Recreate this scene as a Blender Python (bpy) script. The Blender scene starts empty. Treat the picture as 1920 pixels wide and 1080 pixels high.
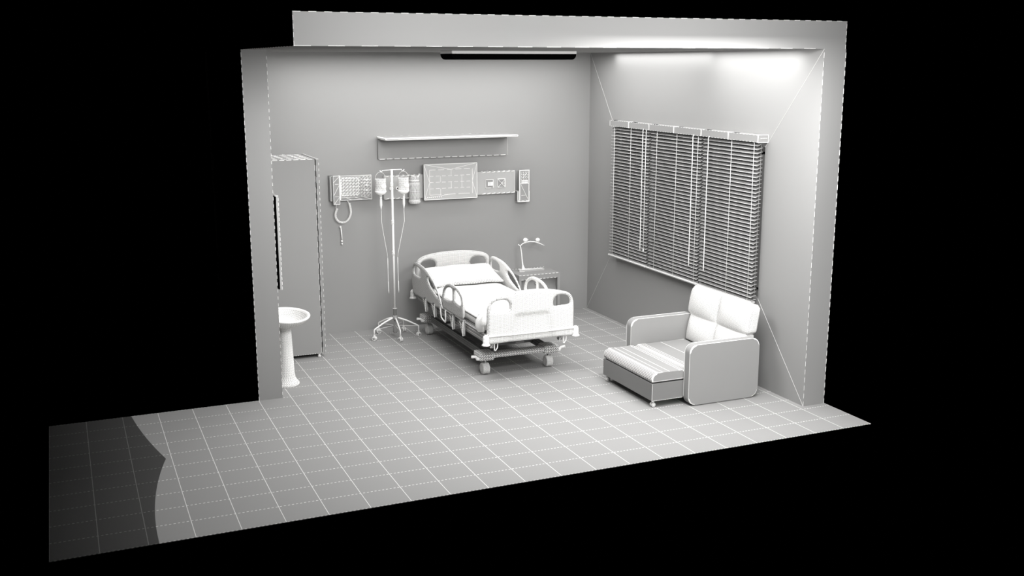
import bpy, bmesh, math, random
import numpy as np
from mathutils import Vector, Matrix
random.seed(7)
PI = math.pi
sc = bpy.context.scene
COL = sc.collection
sc.view_settings.view_transform = 'Standard'
sc.view_settings.look = 'None'
sc.view_settings.gamma = 1
sc.view_settings.use_curve_mapping = False
sc.view_settings.exposure = 0.12

# room measures (metres)
XL, XLO, XR, XRO = 2.022, 1.803, 6.36, 6.594
YF, YLF, YB = 0.62, 2.758, 4.952
H = 3.2
TX, TY = 0.3, 0.27634          # floor tile

# ------------------------------------------------------------------ materials
def newmat(name):
    m = bpy.data.materials.new(name); m.use_nodes = True
    nt = m.node_tree; nt.nodes.clear()
    out = nt.nodes.new('ShaderNodeOutputMaterial')
    d = nt.nodes.new('ShaderNodeBsdfDiffuse'); d.inputs['Roughness'].default_value = 0.0
    nt.links.new(d.outputs[0], out.inputs[0])
    return m, nt, d
def warm(v): return (v, v * 0.992, v * 0.975, 1)
def flat(name, v):
    m, nt, d = newmat(name)
    # a very slight procedural mottling of the plaster
    n = nt.nodes.new('ShaderNodeTexNoise'); n.inputs['Scale'].default_value = 3.0
    r = nt.nodes.new('ShaderNodeMixRGB'); r.inputs['Color1'].default_value = warm(v * 0.985); r.inputs['Color2'].default_value = warm(v * 1.015)
    nt.links.new(n.outputs['Fac'], r.inputs['Fac']); nt.links.new(r.outputs[0], d.inputs['Color'])
    return m
def wire(name, size, base, line):
    m, nt, d = newmat(name)
    w = nt.nodes.new('ShaderNodeWireframe'); w.use_pixel_size = False; w.inputs['Size'].default_value = size
    r = nt.nodes.new('ShaderNodeMixRGB'); r.inputs['Color1'].default_value = warm(base); r.inputs['Color2'].default_value = warm(line)
    nt.links.new(w.outputs[0], r.inputs['Fac']); nt.links.new(r.outputs[0], d.inputs['Color'])
    return m
def mth(nt, op, a, b=None, clamp=False):
    n = nt.nodes.new('ShaderNodeMath'); n.operation = op; n.use_clamp = clamp
    for i, v in enumerate((a, b)):
        if v is None: continue
        if hasattr(v, 'links'): nt.links.new(v, n.inputs[i])
        else: n.inputs[i].default_value = v
    return n.outputs[0]
CLAYV = 0.30
CLAY = flat('matte_clay', CLAYV)
CLAY_L = flat('matte_clay_light', 0.43)
CLAY_M = flat('matte_clay_mid', 0.22)
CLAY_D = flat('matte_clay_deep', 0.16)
WHITE = flat('white_line', 0.92)
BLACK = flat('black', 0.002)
WOOL = wire('white_bedding_mesh', 0.0035, 0.585, 0.95)
PILW = wire('pillow_mesh', 0.0034, 0.413, 0.95)
FOOT = wire('board_mesh', 0.0033, 0.26, 0.92)
HEADM = wire('headboard_mesh', 0.0030, 0.180, 0.85)
RAIL_SHADED = wire('rail_mesh_shaded', 0.0028, 0.064, 0.80)  # left rails, shade of their outer faces put into the base colour
RAILR = wire('rail_mesh_pale', 0.0040, 0.300, 0.95)  # same rails without that darkening, for the right side
METAL = wire('metal_mesh', 0.0030, 0.225, 0.85)
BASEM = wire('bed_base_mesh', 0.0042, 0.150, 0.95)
PHONE = wire('phone_mesh', 0.0034, 0.315, 0.92)
CERAM = wire('ceramic_mesh', 0.0048, 0.413, 0.96)
CUSH = wire('cushion_mesh', 0.0030, 0.195, 0.90)
SLATM = wire('slat_mesh', 0.0014, 0.20, 0.55)
LINE_G = flat('fine_line', 0.62)

def floor_material():
    m, nt, d = newmat('tiled_floor')
    g = nt.nodes.new('ShaderNodeNewGeometry'); s = nt.nodes.new('ShaderNodeSeparateXYZ')
    nt.links.new(g.outputs['Position'], s.inputs[0])
    x, y = s.outputs[0], s.outputs[1]
    def near(v, pitch, w):
        a = mth(nt, 'DIVIDE', v, pitch); a = mth(nt, 'ADD', a, 0.5); f = mth(nt, 'FRACT', a)
        f = mth(nt, 'SUBTRACT', f, 0.5); f = mth(nt, 'ABSOLUTE', f)
        return mth(nt, 'LESS_THAN', f, w / 2 / pitch)
    lx = near(x, TX, 0.0052)
    ly = near(y, TY, 0.0085)
    dash = mth(nt, 'LESS_THAN', mth(nt, 'FRACT', mth(nt, 'DIVIDE', x, 0.0290)), 0.52)
    ly = mth(nt, 'MULTIPLY', ly, dash)
    k = mth(nt, 'MULTIPLY', mth(nt, 'MAXIMUM', lx, ly), 0.60)
    n = nt.nodes.new('ShaderNodeTexNoise'); n.inputs['Scale'].default_value = 2.0
    r0 = nt.nodes.new('ShaderNodeMixRGB'); r0.inputs['Color1'].default_value = warm(CLAYV * 0.985); r0.inputs['Color2'].default_value = warm(CLAYV * 1.015)
    nt.links.new(n.outputs['Fac'], r0.inputs['Fac'])
    r = nt.nodes.new('ShaderNodeMixRGB'); r.inputs['Color2'].default_value = warm(0.95)
    nt.links.new(r0.outputs[0], r.inputs['Color1']); nt.links.new(k, r.inputs['Fac']); nt.links.new(r.outputs[0], d.inputs['Color'])
    return m
FLOORM = floor_material()

# ------------------------------------------------------------------ mesh helpers
def B(): return bmesh.new()
def quad_prism(bm, pts, mi=0):
    vs = [bm.verts.new(p) for p in pts]
    out = []
    for f in ((0, 3, 2, 1), (4, 5, 6, 7), (0, 1, 5, 4), (1, 2, 6, 5), (2, 3, 7, 6), (3, 0, 4, 7)):
        fc = bm.faces.new([vs[i] for i in f]); fc.material_index = mi; out.append(fc)
    return vs, out
def box(bm, x0, x1, y0, y1, z0, z1, mi=0, bev=0, seg=3, bmi=None):
    t = B()
    quad_prism(t, [(x0, y0, z0), (x1, y0, z0), (x1, y1, z0), (x0, y1, z0), (x0, y0, z1), (x1, y0, z1), (x1, y1, z1), (x0, y1, z1)], mi)
    if bev:
        r = bmesh.ops.bevel(t, geom=list(t.edges), offset=bev, segments=seg, affect='EDGES', profile=0.5)
        if bmi is not None:
            for f in r['faces']: f.material_index = bmi
    join(bm, t)
def join(bm, t):
    t.verts.index_update()
    vs = [bm.verts.new(v.co) for v in t.verts]
    for f in t.faces:
        try: nf = bm.faces.new([vs[v.index] for v in f.verts]); nf.material_index = f.material_index; nf.smooth = f.smooth
        except ValueError: pass
    t.free()
def gbox(bm, x0, x1, y0, y1, z0, z1, pitch=0.03, mi=0, bev=0, seg=2):
    """box with a gridded surface"""
    nx, ny, nz = [max(1, int(round(abs(a) / pitch))) for a in (x1 - x0, y1 - y0, z1 - z0)]
    key = {}
    def V(i, j, k):
        if (i, j, k) not in key:
            p = Vector((x0 + (x1 - x0) * i / nx, y0 + (y1 - y0) * j / ny, z0 + (z1 - z0) * k / nz))
            if bev:
                c = Vector((min(max(p.x, x0 + bev), x1 - bev), min(max(p.y, y0 + bev), y1 - bev), min(max(p.z, z0 + bev), z1 - bev)))
                d = p - c
                if d.length > 1e-9: p = c + d.normalized() * bev
            key[(i, j, k)] = bm.verts.new(p)
        return key[(i, j, k)]
    def face(a, b, c, d):
        f = bm.faces.new((a, b, c, d)); f.material_index = mi; f.smooth = bool(bev)
    for i in range(nx):
        for j in range(ny):
            face(V(i, j, 0), V(i, j + 1, 0), V(i + 1, j + 1, 0), V(i + 1, j, 0)); face(V(i, j, nz), V(i + 1, j, nz), V(i + 1, j + 1, nz), V(i, j + 1, nz))
        for k in range(nz):
            face(V(i, 0, k), V(i + 1, 0, k), V(i + 1, 0, k + 1), V(i, 0, k + 1)); face(V(i, ny, k), V(i, ny, k + 1), V(i + 1, ny, k + 1), V(i + 1, ny, k))
    for j in range(ny):
        for k in range(nz):
            face(V(0, j, k), V(0, j, k + 1), V(0, j + 1, k + 1), V(0, j + 1, k)); face(V(nx, j, k), V(nx, j + 1, k), V(nx, j + 1, k + 1), V(nx, j, k + 1))
def frame_of(d):
    d = Vector(d).normalized()
    a = Vector((0, 0, 1)) if abs(d.z) < 0.9 else Vector((1, 0, 0))
    u = d.cross(a).normalized(); return u, u.cross(d).normalized()
def tube(bm, pts, r, n=8, mi=0, cap=True, smooth=True):
    pts = [Vector(p) for p in pts]
    rs = r if isinstance(r, (list, tuple)) else [r] * len(pts)
    u = None; rings = []
    for i, p in enumerate(pts):
        d = (pts[min(i + 1, len(pts) - 1)] - pts[max(i - 1, 0)]).normalized()
        if u is None: u, v = frame_of(d)
        else:
            u = (u - d * u.dot(d)).normalized()
        v = d.cross(u).normalized()
        rings.append([bm.verts.new(p + (u * math.cos(2 * PI * k / n) + v * math.sin(2 * PI * k / n)) * rs[i]) for k in range(n)])
    for a, b in zip(rings, rings[1:]):
        for k in range(n):
            f = bm.faces.new((a[k], a[(k + 1) % n], b[(k + 1) % n], b[k])); f.material_index = mi; f.smooth = smooth
    if cap:
        f = bm.faces.new(rings[0][::-1]); f.material_index = mi
        f = bm.faces.new(rings[-1]); f.material_index = mi
def line(bm, p, q, w=0.0036, mi=1): tube(bm, [p, q], w / 2, 4, mi, smooth=False)
def dashes(bm, p, q, w=0.0045, mi=1, period=0.045, duty=0.55):
    p, q = Vector(p), Vector(q); L = (q - p).length; n = max(1, int(L / period))
    for i in range(n):
        a = p.lerp(q, i / n); b = p.lerp(q, (i + duty) / n); line(bm, a, b, w, mi)
def lathe(bm, prof, c, axis='Z', n=24, mi=0, smooth=True):
    """prof: list of (radius, height along axis)"""
    c = Vector(c)
    def P(r, h, a):
        if axis == 'Z': return c + Vector((r * math.cos(a), r * math.sin(a), h))
        if axis == 'Y': return c + Vector((r * math.cos(a), h, r * math.sin(a)))
        return c + Vector((h, r * math.cos(a), r * math.sin(a)))
    rings = []
    for r, h in prof:
        if r < 1e-6: rings.append([bm.verts.new(P(0, h, 0))])
        else: rings.append([bm.verts.new(P(r, h, 2 * PI * k / n)) for k in range(n)])
    for a, b in zip(rings, rings[1:]):
        for k in range(n):
            vs = []
            for v in (a[k % len(a)], a[(k + 1) % len(a)], b[(k + 1) % len(b)], b[k % len(b)]):
                if v not in vs: vs.append(v)
            if len(vs) > 2:
                f = bm.faces.new(vs); f.material_index = mi; f.smooth = smooth
    for rg, rev in ((rings[0], True), (rings[-1], False)):
        if len(rg) > 1:
            f = bm.faces.new(rg[::-1] if rev else rg); f.material_index = mi
def smooth_poly(pts, k=6, tension=0.5):
    out = []; n = len(pts)
    for i in range(n):
        p0, p1, p2, p3 = [np.array(pts[(i + j) % n], float) for j in (-1, 0, 1, 2)]
        for s in range(k):
            t = s / k
            out.append(0.5 * ((2 * p1) + (-p0 + p2) * t + (2 * p0 - 5 * p1 + 4 * p2 - p3) * t * t + (-p0 + 3 * p1 - 3 * p2 + p3) * t ** 3))
    return np.array(out)
def sd_poly(P, poly):
    """signed distance of points P (n,2) to a closed polygon, negative inside"""
    a = poly; b = np.roll(poly, -1, axis=0)
    d = np.full(len(P), 1e9); inside = np.zeros(len(P), bool)
    for p, q in zip(a, b):
        e = q - p; w = P - p; t = np.clip((w @ e) / max(e @ e, 1e-12), 0, 1)
        d = np.minimum(d, np.linalg.norm(w - t[:, None] * e, axis=1))
        c = (p[1] > P[:, 1]) != (q[1] > P[:, 1])
        with np.errstate(divide='ignore', invalid='ignore'):
            xi = (q[0] - p[0]) * (P[:, 1] - p[1]) / (q[1] - p[1] if abs(q[1] - p[1]) > 1e-12 else 1e-12) + p[0]
        inside ^= c & (P[:, 0] < xi)
    return np.where(inside, -d, d)
def panel(bm, outer, holes, pitch, T, mapf, rnd=0.02, mi=0, relief=None):
    """board of thickness T cut to an outline with openings; gridded faces, rounded rims.
    mapf(u, v, w) -> point, w runs through the thickness"""
    outer = smooth_poly(outer); holes = [smooth_poly(h) for h in holes]
    def sd(P):
        s = sd_poly(P, outer)
        for h in holes: s = np.maximum(s, -sd_poly(P, h))
        return s
    lo = outer.min(0) - pitch; hi = outer.max(0) + pitch
    nu, nv = [int(math.ceil((hi[i] - lo[i]) / pitch)) for i in (0, 1)]
    gu = lo[0] + pitch * np.arange(nu + 1); gv = lo[1] + pitch * np.arange(nv + 1)
    U, V = np.meshgrid(gu, gv, indexing='ij'); P = np.stack([U.ravel(), V.ravel()], 1)
    C = np.stack(np.meshgrid(gu[:-1] + pitch / 2, gv[:-1] + pitch / 2, indexing='ij'), -1).reshape(-1, 2)
    keep = (sd(C) < 0).reshape(nu, nv)
    cnt = {}
    for i in range(nu):
        for j in range(nv):
            if keep[i, j]:
                for a, b in ((0, 0), (1, 0), (1, 1), (0, 1)): cnt[(i + a, j + b)] = cnt.get((i + a, j + b), 0) + 1
    ids = list(cnt); Q = np.array([[gu[i], gv[j]] for i, j in ids])
    bd = np.array([cnt[k] < 4 for k in ids])
    h = 1e-4
    for it in range(4):
        s = sd(Q); gx = (sd(Q + [h, 0]) - s) / h; gy = (sd(Q + [0, h]) - s) / h
        g = np.stack([gx, gy], 1); g /= np.maximum(np.linalg.norm(g, axis=1, keepdims=True), 1e-6)
        Q = np.where(bd[:, None], Q - g * np.clip(s, -pitch, pitch)[:, None], Q)
    s = sd(Q); f = np.clip(-s / rnd, 0, 1); prof = 0.25 + 0.75 * np.sqrt(1 - (1 - f) ** 2)
    vf, vb = {}, {}
    for k, q, pr in zip(ids, Q, prof):
        rf = relief(q[0], q[1]) if relief else 0
        vf[k] = bm.verts.new(mapf(q[0], q[1], -T / 2 * pr + rf)); vb[k] = bm.verts.new(mapf(q[0], q[1], T / 2 * pr))
    edges = {}
    for i in range(nu):
        for j in range(nv):
            if not keep[i, j]: continue
            c = [(i, j), (i + 1, j), (i + 1, j + 1), (i, j + 1)]
            F = bm.faces.new([vf[k] for k in c]); F.smooth = True; F.material_index = mi
            F = bm.faces.new([vb[k] for k in c[::-1]]); F.smooth = True; F.material_index = mi
            for a, b in zip(c, c[1:] + c[:1]): edges[(a, b)] = 1
    for (a, b) in edges:
        if (b, a) not in edges:
            F = bm.faces.new((vf[b], vf[a], vb[a], vb[b])); F.material_index = mi; F.smooth = True
def rrect(x0, x1, z0, z1, r, n=6, corners=(1, 1, 1, 1)):
    """rounded rectangle outline, corners: bl, br, tr, tl"""
    pts = []
    for (cx, cz, a0, on, px, pz) in ((x0 + r, z0 + r, PI, corners[0], x0, z0), (x1 - r, z0 + r, 1.5 * PI, corners[1], x1, z0), (x1 - r, z1 - r, 0, corners[2], x1, z1), (x0 + r, z1 - r, PI / 2, corners[3], x0, z1)):
        if on:
            for k in range(n + 1): a = a0 + PI / 2 * k / n; pts.append((cx + r * math.cos(a), cz + r * math.sin(a)))
        else: pts.append((px, pz))
    return pts
def extrude(bm, pts, mapf, w0, w1, mi=0, bev=0, seg=2, bmi=None, side=None):
    t = B()
    a = [t.verts.new(mapf(u, v, w0)) for u, v in pts]; b = [t.verts.new(mapf(u, v, w1)) for u, v in pts]
    f0 = t.faces.new(a[::-1]); f1 = t.faces.new(b)
    n = len(pts)
    for i in range(n):
        f = t.faces.new((a[i], a[(i + 1) % n], b[(i + 1) % n], b[i])); f.material_index = mi if side is None else side
        if side is not None: f.smooth = False
    f0.material_index = f1.material_index = mi
    if bev:
        ed = list(set(f0.edges) | set(f1.edges))
        r = bmesh.ops.bevel(t, geom=ed, offset=bev, segments=seg, affect='EDGES', profile=0.5)
        if bmi is not None:
            for f in r['faces']: f.material_index = bmi
    join(bm, t)
XZ = lambda u, v, w: (u, w, v)
YZ = lambda u, v, w: (w, u, v)

# ------------------------------------------------------------------ objects
def root_loc(o):
    while o is not None and o.type != 'EMPTY' and o.parent is not None: o = o.parent
    return Vector(o['base']) if o is not None and 'base' in o else Vector((0, 0, 0))
BASES = {}
def base_of(o):
    while o is not None:
        if o.name in BASES: return BASES[o.name]
        o = o.parent
    return Vector((0, 0, 0))
def obj(name, bm, mats, parent=None, loc=None, label=None):
    bmesh.ops.recalc_face_normals(bm, faces=list(bm.faces))
    me = bpy.data.meshes.new(name)
    off = base_of(parent) if parent is not None else Vector(loc or (0, 0, 0))
    for v in bm.verts: v.co -= off
    bm.to_mesh(me); bm.free()
    for m in (mats if isinstance(mats, (list, tuple)) else [mats]): me.materials.append(m)
    o = bpy.data.objects.new(name, me); COL.objects.link(o)
    if parent is not None: o.parent = parent
    else: o.location = off; BASES[o.name] = off
    if label: o['label'] = label
    return o
def thing(name, label, cat, loc, group=None):
    o = bpy.data.objects.new(name, None); COL.objects.link(o); o.location = loc; o.empty_display_size = 0.1
    o['label'] = label; o['category'] = cat
    if group: o['group'] = group
    BASES[o.name] = Vector(loc)
    return o
def tag(o, label, cat, group=None):
    o['label'] = label; o['category'] = cat
    if group: o['group'] = group
    return o
def struct(name, bm, mats, parent=None):
    o = obj(name, bm, mats, parent)
    if parent is None: o['kind'] = 'structure'
    return o

# ================================================================== the room
bm = B()
box(bm, 0.0, 6.6, 0.0, 10 * TY, -0.004, 0.0)
box(bm, XLO, 6.6, 10 * TY, YB + 0.18, -0.004, 0.0)
struct('floor', bm, FLOORM)

bm = B()
box(bm, XLO + 0.016, XRO - 0.008, YF, YB + 0.18, H, H + 0.232)
x0, x1, y0 = XLO + 0.016, XRO - 0.008, YF - 0.001
dashes(bm, (x0, y0, H + 0.232), (x1, y0, H + 0.232), 0.004, 1, 0.11, 0.5)
dashes(bm, (x0, y0, H + 0.002), (x1 - 0.2, y0, H + 0.002), 0.004, 1, 0.24, 0.5)
dashes(bm, (x0 + 0.002, y0, H), (x0 + 0.002, y0, H + 0.23), 0.004, 1, 0.05, 0.6)
dashes(bm, (x1 - 0.002, y0, H), (x1 - 0.002, y0, H + 0.23), 0.004, 1, 0.05, 0.6)
dashes(bm, (x0, YF, H), (x0, YLF, H), 0.004, 1, 0.1, 0.4)
bm.normal_update()
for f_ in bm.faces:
    if f_.calc_area() > 0.3 and abs(f_.normal.x) > 0.9 and f_.calc_center_median().x < 2: f_.material_index = 2  # slab's outer left side coloured black to stand for its unlit look
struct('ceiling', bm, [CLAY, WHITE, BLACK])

bm = B(); box(bm, XLO, XRO, YB, YB + 0.18, 0, H)
struct('wall_back', bm, [CLAY, WHITE])

bm = B(); box(bm, XLO, XL, YLF, YB, 0, H)
dashes(bm, (XL, YLF, 0.03), (XL, YLF, H - 0.02), 0.005, 1, 0.065, 0.45)
dashes(bm, (XLO, YLF, 0.0), (XLO, YLF, H), 0.005, 1, 0.065, 0.6)
bm.normal_update()
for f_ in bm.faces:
    if f_.calc_area() > 0.3 and abs(f_.normal.x) > 0.9 and f_.calc_center_median().x < 1.9: f_.material_index = 2  # unlit outer wall face, darkness put into the colour
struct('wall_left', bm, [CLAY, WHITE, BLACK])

WY0, WY1, WZ0, WZ1 = 1.375, 4.28, 0.857, 2.31
bm = B()
box(bm, XR, XRO, YF, WY0, 0, H); box(bm, XR, XRO, WY1, YB, 0, H)
box(bm, XR, XRO, WY0, WY1, 0, WZ0); box(bm, XR, XRO, WY0, WY1, WZ1, H)
xx = XR - 0.0005
for p, q in (((YB, H), (WY1, WZ1)), ((YF, H), (WY0, WZ1)), ((YB, 0), (WY1, WZ0)), ((YF, 0), (WY0, WZ0))):
    line(bm, (xx, p[0], p[1]), (xx, q[0], q[1]), 0.0040, 2)
dashes(bm, (XR, YF, 0), (XR, YF, H), 0.004, 1, 0.075, 0.6)
dashes(bm, (XRO, YF, 0), (XRO, YF, H), 0.005, 1, 0.075, 0.6)
struct('wall_right', bm, [CLAY, WHITE, LINE_G])

# window: frame, sashes with panes
win = bpy.data.objects.new('window_1', None); COL.objects.link(win); win.location = (6.45, 2.8, WZ0); BASES['window_1'] = Vector((6.45, 2.8, WZ0)); win['kind'] = 'structure'
bm = B()
fx0, fx1 = 6.42, 6.50
box(bm, fx0, fx1, WY0, WY0 + 0.05, WZ0, WZ1); box(bm, fx0, fx1, WY1 - 0.05, WY1, WZ0, WZ1)
box(bm, fx0, fx1, WY0 + 0.05, WY1 - 0.05, WZ0, WZ0 + 0.05); box(bm, fx0, fx1, WY0 + 0.05, WY1 - 0.05, WZ1 - 0.05, WZ1)
obj('window_frame', bm, CLAY, win)
for a, b in ((1.47, 2.36), (2.40, 3.08), (3.12, 3.82), ):
    bm = B(); z0, z1 = WZ0 + 0.08, WZ1 - 0.08
    for q in ((a, a + 0.05, z0, z1), (b - 0.05, b, z0, z1), (a + 0.05, b - 0.05, z0, z0 + 0.05), (a + 0.05, b - 0.05, z1 - 0.05, z1)):
        box(bm, 6.44, 6.48, *q)
    s = obj('sash', bm, CLAY, win)
    bm = B(); box(bm, 6.455, 6.463, a + 0.05, b - 0.05, z0 + 0.05, z1 - 0.05)
    obj('pane', bm, CLAY, s)

# ================================================================== blinds
def blind(ya, yb, cords, wand, label, capped=False, pulls=()):
    """slatted blind between y=ya (near) and yb (far)"""
    t = thing('venetian_blind', label, 'blind', (6.30, (ya + yb) / 2, 0.82), 'blinds over the window')
    bm = B(); box(bm, 6.245, 6.355, ya + 0.004, yb - 0.004, 2.36, 2.425, 0)
    for z in (2.36, 2.425): dashes(bm, (6.245, ya + 0.004, z), (6.245, yb - 0.004, z), 0.003, 1, 0.05, 0.5)
    for y in (ya + 0.006, yb - 0.006): line(bm, (6.245, y, 2.36), (6.245, y, 2.425), 0.004)
    ym = (ya + yb) / 2; box(bm, 6.24, 6.30, ym - 0.004, ym + 0.004, 2.357, 2.428, 1)
    for y in (yb - 0.06, ym - 0.06): box(bm, 6.25, 6.29, y - 0.07, y, 2.4255, 2.428, 2)
    obj('headrail', bm, [CLAY, WHITE, BLACK], t)
    if capped:
        bm = B(); box(bm, 6.243, 6.358, ya - 0.004, ya + 0.003, 2.357, 2.427, 0)
        for p, q in (((6.243, 2.357), (6.358, 2.357)), ((6.358, 2.357), (6.358, 2.427)), ((6.358, 2.427), (6.243, 2.427)), ((6.243, 2.427), (6.243, 2.357)), ((6.27, 2.395), (6.345, 2.395))):
            line(bm, (p[0], ya - 0.005, p[1]), (q[0], ya - 0.005, q[1]), 0.006)
        obj('end_cap', bm, [CLAY, WHITE], t)
    bm = B(); n = 41; pitch = (2.335 - 0.85) / (n - 1); n_y = max(2, int((yb - ya) / 0.10))
    for i in range(n):
        z = 0.85 + i * pitch
        # curved slat, room-side edge low
        prof = [(6.262, z - 0.0100), (6.281, z - 0.0005), (6.300, z + 0.0060), (6.320, z + 0.0080)]
        y0_, y1_ = ya + 0.015, yb - 0.015
        rows = []
        for j in range(n_y + 1):
            y = y0_ + (y1_ - y0_) * j / n_y
            rows.append([bm.verts.new((x, y, zz + 0.0012)) for x, zz in prof] + [bm.verts.new((x, y, zz - 0.0012)) for x, zz in prof[::-1]])
        for a, b in zip(rows, rows[1:]):
            for k in range(8):
                f = bm.faces.new((a[k], a[(k + 1) % 8], b[(k + 1) % 8], b[k])); f.material_index = 0 if k != 7 else 1
        bm.faces.new(rows[0]); bm.faces.new(rows[-1][::-1])
        tube(bm, [(6.262, y0_, z - 0.0100), (6.262, y1_, z - 0.0100)], 0.0013, 4, 1)
    obj('slats', bm, [SLATM, WHITE], t)
    bm = B(); box(bm, 6.245, 6.31, ya + 0.01, yb - 0.01, 0.822, 0.838, 0, 0.003, 1, 1)
    obj('bottom_rail', bm, [CLAY_L, WHITE], t)
    for y in cords:
        bm = B(); tube(bm, [(6.256, y, 0.838), (6.256, y, 2.36)], 0.0019, 5)
        tube(bm, [(6.328, y - 0.012, 0.838), (6.328, y - 0.012, 2.36)], 0.0018, 4)
        obj('ladder_cord', bm, WHITE, t)
    bm = B(); tube(bm, [(6.238, wand, 2.355), (6.236, wand, 1.10), (6.236, wand, 1.0)], [0.0035, 0.004, 0.0065], 6)
    tube(bm, [(6.238, wand, 2.352), (6.25, wand, 2.372)], 0.004, 6)
    obj('tilt_wand', bm, WHITE, t)
    for y in pulls:
        bm = B(); tube(bm, [(6.238, y, 2.36), (6.238, y, 1.03)], 0.0035, 5); tube(bm, [(6.238, y, 1.035), (6.238, y, 1.0)], [0.005, 0.009], 8)
        obj('pull_cord', bm, WHITE, t)
blind(3.318, 4.215, (4.115, 3.727), 3.431, 'grey slatted venetian blind nearest the back corner, leftmost of the three', pulls=(3.361,))
blind(2.288, 3.318, (3.157, 2.756, 2.352), 2.421, 'grey slatted venetian blind in the middle of the window, between two others')
blind(1.338, 2.288, (1.767, 1.406), 2.141, 'grey slatted venetian blind above the sofa, rightmost, with an exposed headrail end', True)

# ================================================================== ceiling light
t = thing('ceiling_light', 'long ceiling light with black rounded cover under a white plate', 'ceiling light', (4.52, 3.15, 3.2))
bm = B(); box(bm, 3.845, 5.19, 3.0, 3.34, 3.170, 3.199, 0, 0.003, 1)
obj('mounting_plate', bm, WHITE, t, label='white mounting plate')
bm = B(); extrude(bm, rrect(3.845, 5.188, 3.114, 3.170, 0.05, 6, (1, 1, 0, 0)), XZ, 3.005, 3.335, 0)
obj('light_cover', bm, BLACK, t, label='black light cover')

# ================================================================== wardrobe
t = thing('wardrobe', 'tall plain grey wardrobe on small feet against the left wall', 'wardrobe', (2.36, 4.36, 0))
bm = B(); box(bm, XL + 0.006, 2.692, 4.0, 4.72, 0.045, 2.113)
for i in range(1, 6):
    y = 4.0 + 0.72 * i / 6; dashes(bm, (XL + 0.02, y, 2.113), (2.69, y, 2.113), 0.005, 1, 0.075, 0.55)
for i in range(3):
    x = 2.12 + 0.19 * i; line(bm, (x + 0.1, 4.0, 2.1135), (x, 4.72, 2.1135), 0.005)
dashes(bm, (XL + 0.02, 4.0, 2.113), (2.69, 4.0, 2.113), 0.006, 1, 0.07, 0.7)
dashes(bm, (XL + 0.02, 4.0, 0.045), (2.69, 4.0, 0.045), 0.004, 1, 0.025, 0.5)
dashes(bm, (2.69, 4.0, 0.05), (2.69, 4.0, 2.11), 0.004, 1, 0.11, 0.5)
obj('cabinet_body', bm, [CLAY, WHITE], t)
bm = B(); box(bm, 2.704, 2.732, 4.0, 4.72, 0.045, 2.113)
dashes(bm, (2.732, 4.0, 0.05), (2.732, 4.0, 2.11), 0.004, 1, 0.06, 0.45)
dashes(bm, (2.704, 4.0, 0.05), (2.704, 4.0, 2.11), 0.003, 1, 0.12, 0.5)
line(bm, (2.70, 4.0, 2.113), (2.732, 4.0, 2.113)); line(bm, (2.732, 4.0, 2.113), (2.732, 4.72, 2.113))
door = obj('door', bm, [CLAY, WHITE], t)
bm = B(); tube(bm, [(2.732, 4.12, 0.98), (2.752, 4.12, 0.98), (2.752, 4.12, 1.12), (2.732, 4.12, 1.12)], 0.005, 6)
obj('door_handle', bm, METAL, door)
bm = B(); box(bm, 2.69, 2.706, 4.03, 4.69, 0.07, 2.09)  # dark strip filling the door gap, standing in for its shade
obj('door_gap_shade', bm, CLAY_D, t)
for x in (2.08, 2.665):
    for y in (4.02, 4.68):
        bm = B(); lathe(bm, [(0.012, 0.045), (0.012, 0.02), (0.018, 0.016), (0.020, 0.0)], (x, y, 0), n=10)
        obj('foot', bm, METAL, t)

# ================================================================== mirror
t = thing('wall_mirror', 'tall thin framed mirror seen edge-on above the pedestal sink', 'mirror', (2.09, 3.3, 0.98))
bm = B(); box(bm, 2.084, 2.0975, 3.03, 3.62, 0.985, 1.868)
obj('backing', bm, BLACK, t, label='black backing board')
bm = B(); box(bm, 2.098, 2.118, 3.03, 3.62, 0.98, 1.873)
for (x, y) in ((2.118, 3.03),): dashes(bm, (x, y, 0.98), (x, y, 1.873), 0.006, 1, 0.045, 0.65)
line(bm, (2.09, 3.62, 1.873), (2.09, 3.03, 1.873), 0.007); line(bm, (2.09, 3.03, 1.873), (2.118, 3.03, 1.873), 0.007)
obj('mirror_frame', bm, [CLAY_L, WHITE], t)
for z in (1.2, 1.65):
    bm = B(); box(bm, 2.0225, 2.084, 3.25, 3.40, z, z + 0.04)
    obj('bracket', bm, CLAY_D, t)

# ================================================================== pedestal sink
t = thing('pedestal_sink', 'white ceramic pedestal sink standing behind the left wall end', 'sink', (2.14, 3.16, 0))
bm = B()
prof = [(0.118, 0.0), (0.122, 0.012), (0.118, 0.028), (0.100, 0.045), (0.085, 0.075), (0.078, 0.12)] + [(0.078 - 0.016 * k / 18, 0.12 + 0.44 * k / 18) for k in range(1, 19)] + [(0.066, 0.572), (0.076, 0.588), (0.080, 0.60), (0.076, 0.612)]
lathe(bm, prof, (2.145, 3.16, 0), n=30)
obj('pedestal', bm, CERAM, t)
bm = B()   # basin: D-shaped bowl, flat against the wall
def basin_ring(s, z, n=64):
    out = []
    for k in range(n):
        a = 2 * PI * k / n
        x = math.cos(a); y = math.sin(a)
        px = 2.145 + (0.245 * x if x > 0 else 0.118 * max(x * 1.6, -1.0)) * s[0]
        out.append(bm.verts.new((px, 3.165 + 0.335 * y * s[1], z)))
    return out
rings = []; ring_spec = []
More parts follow.
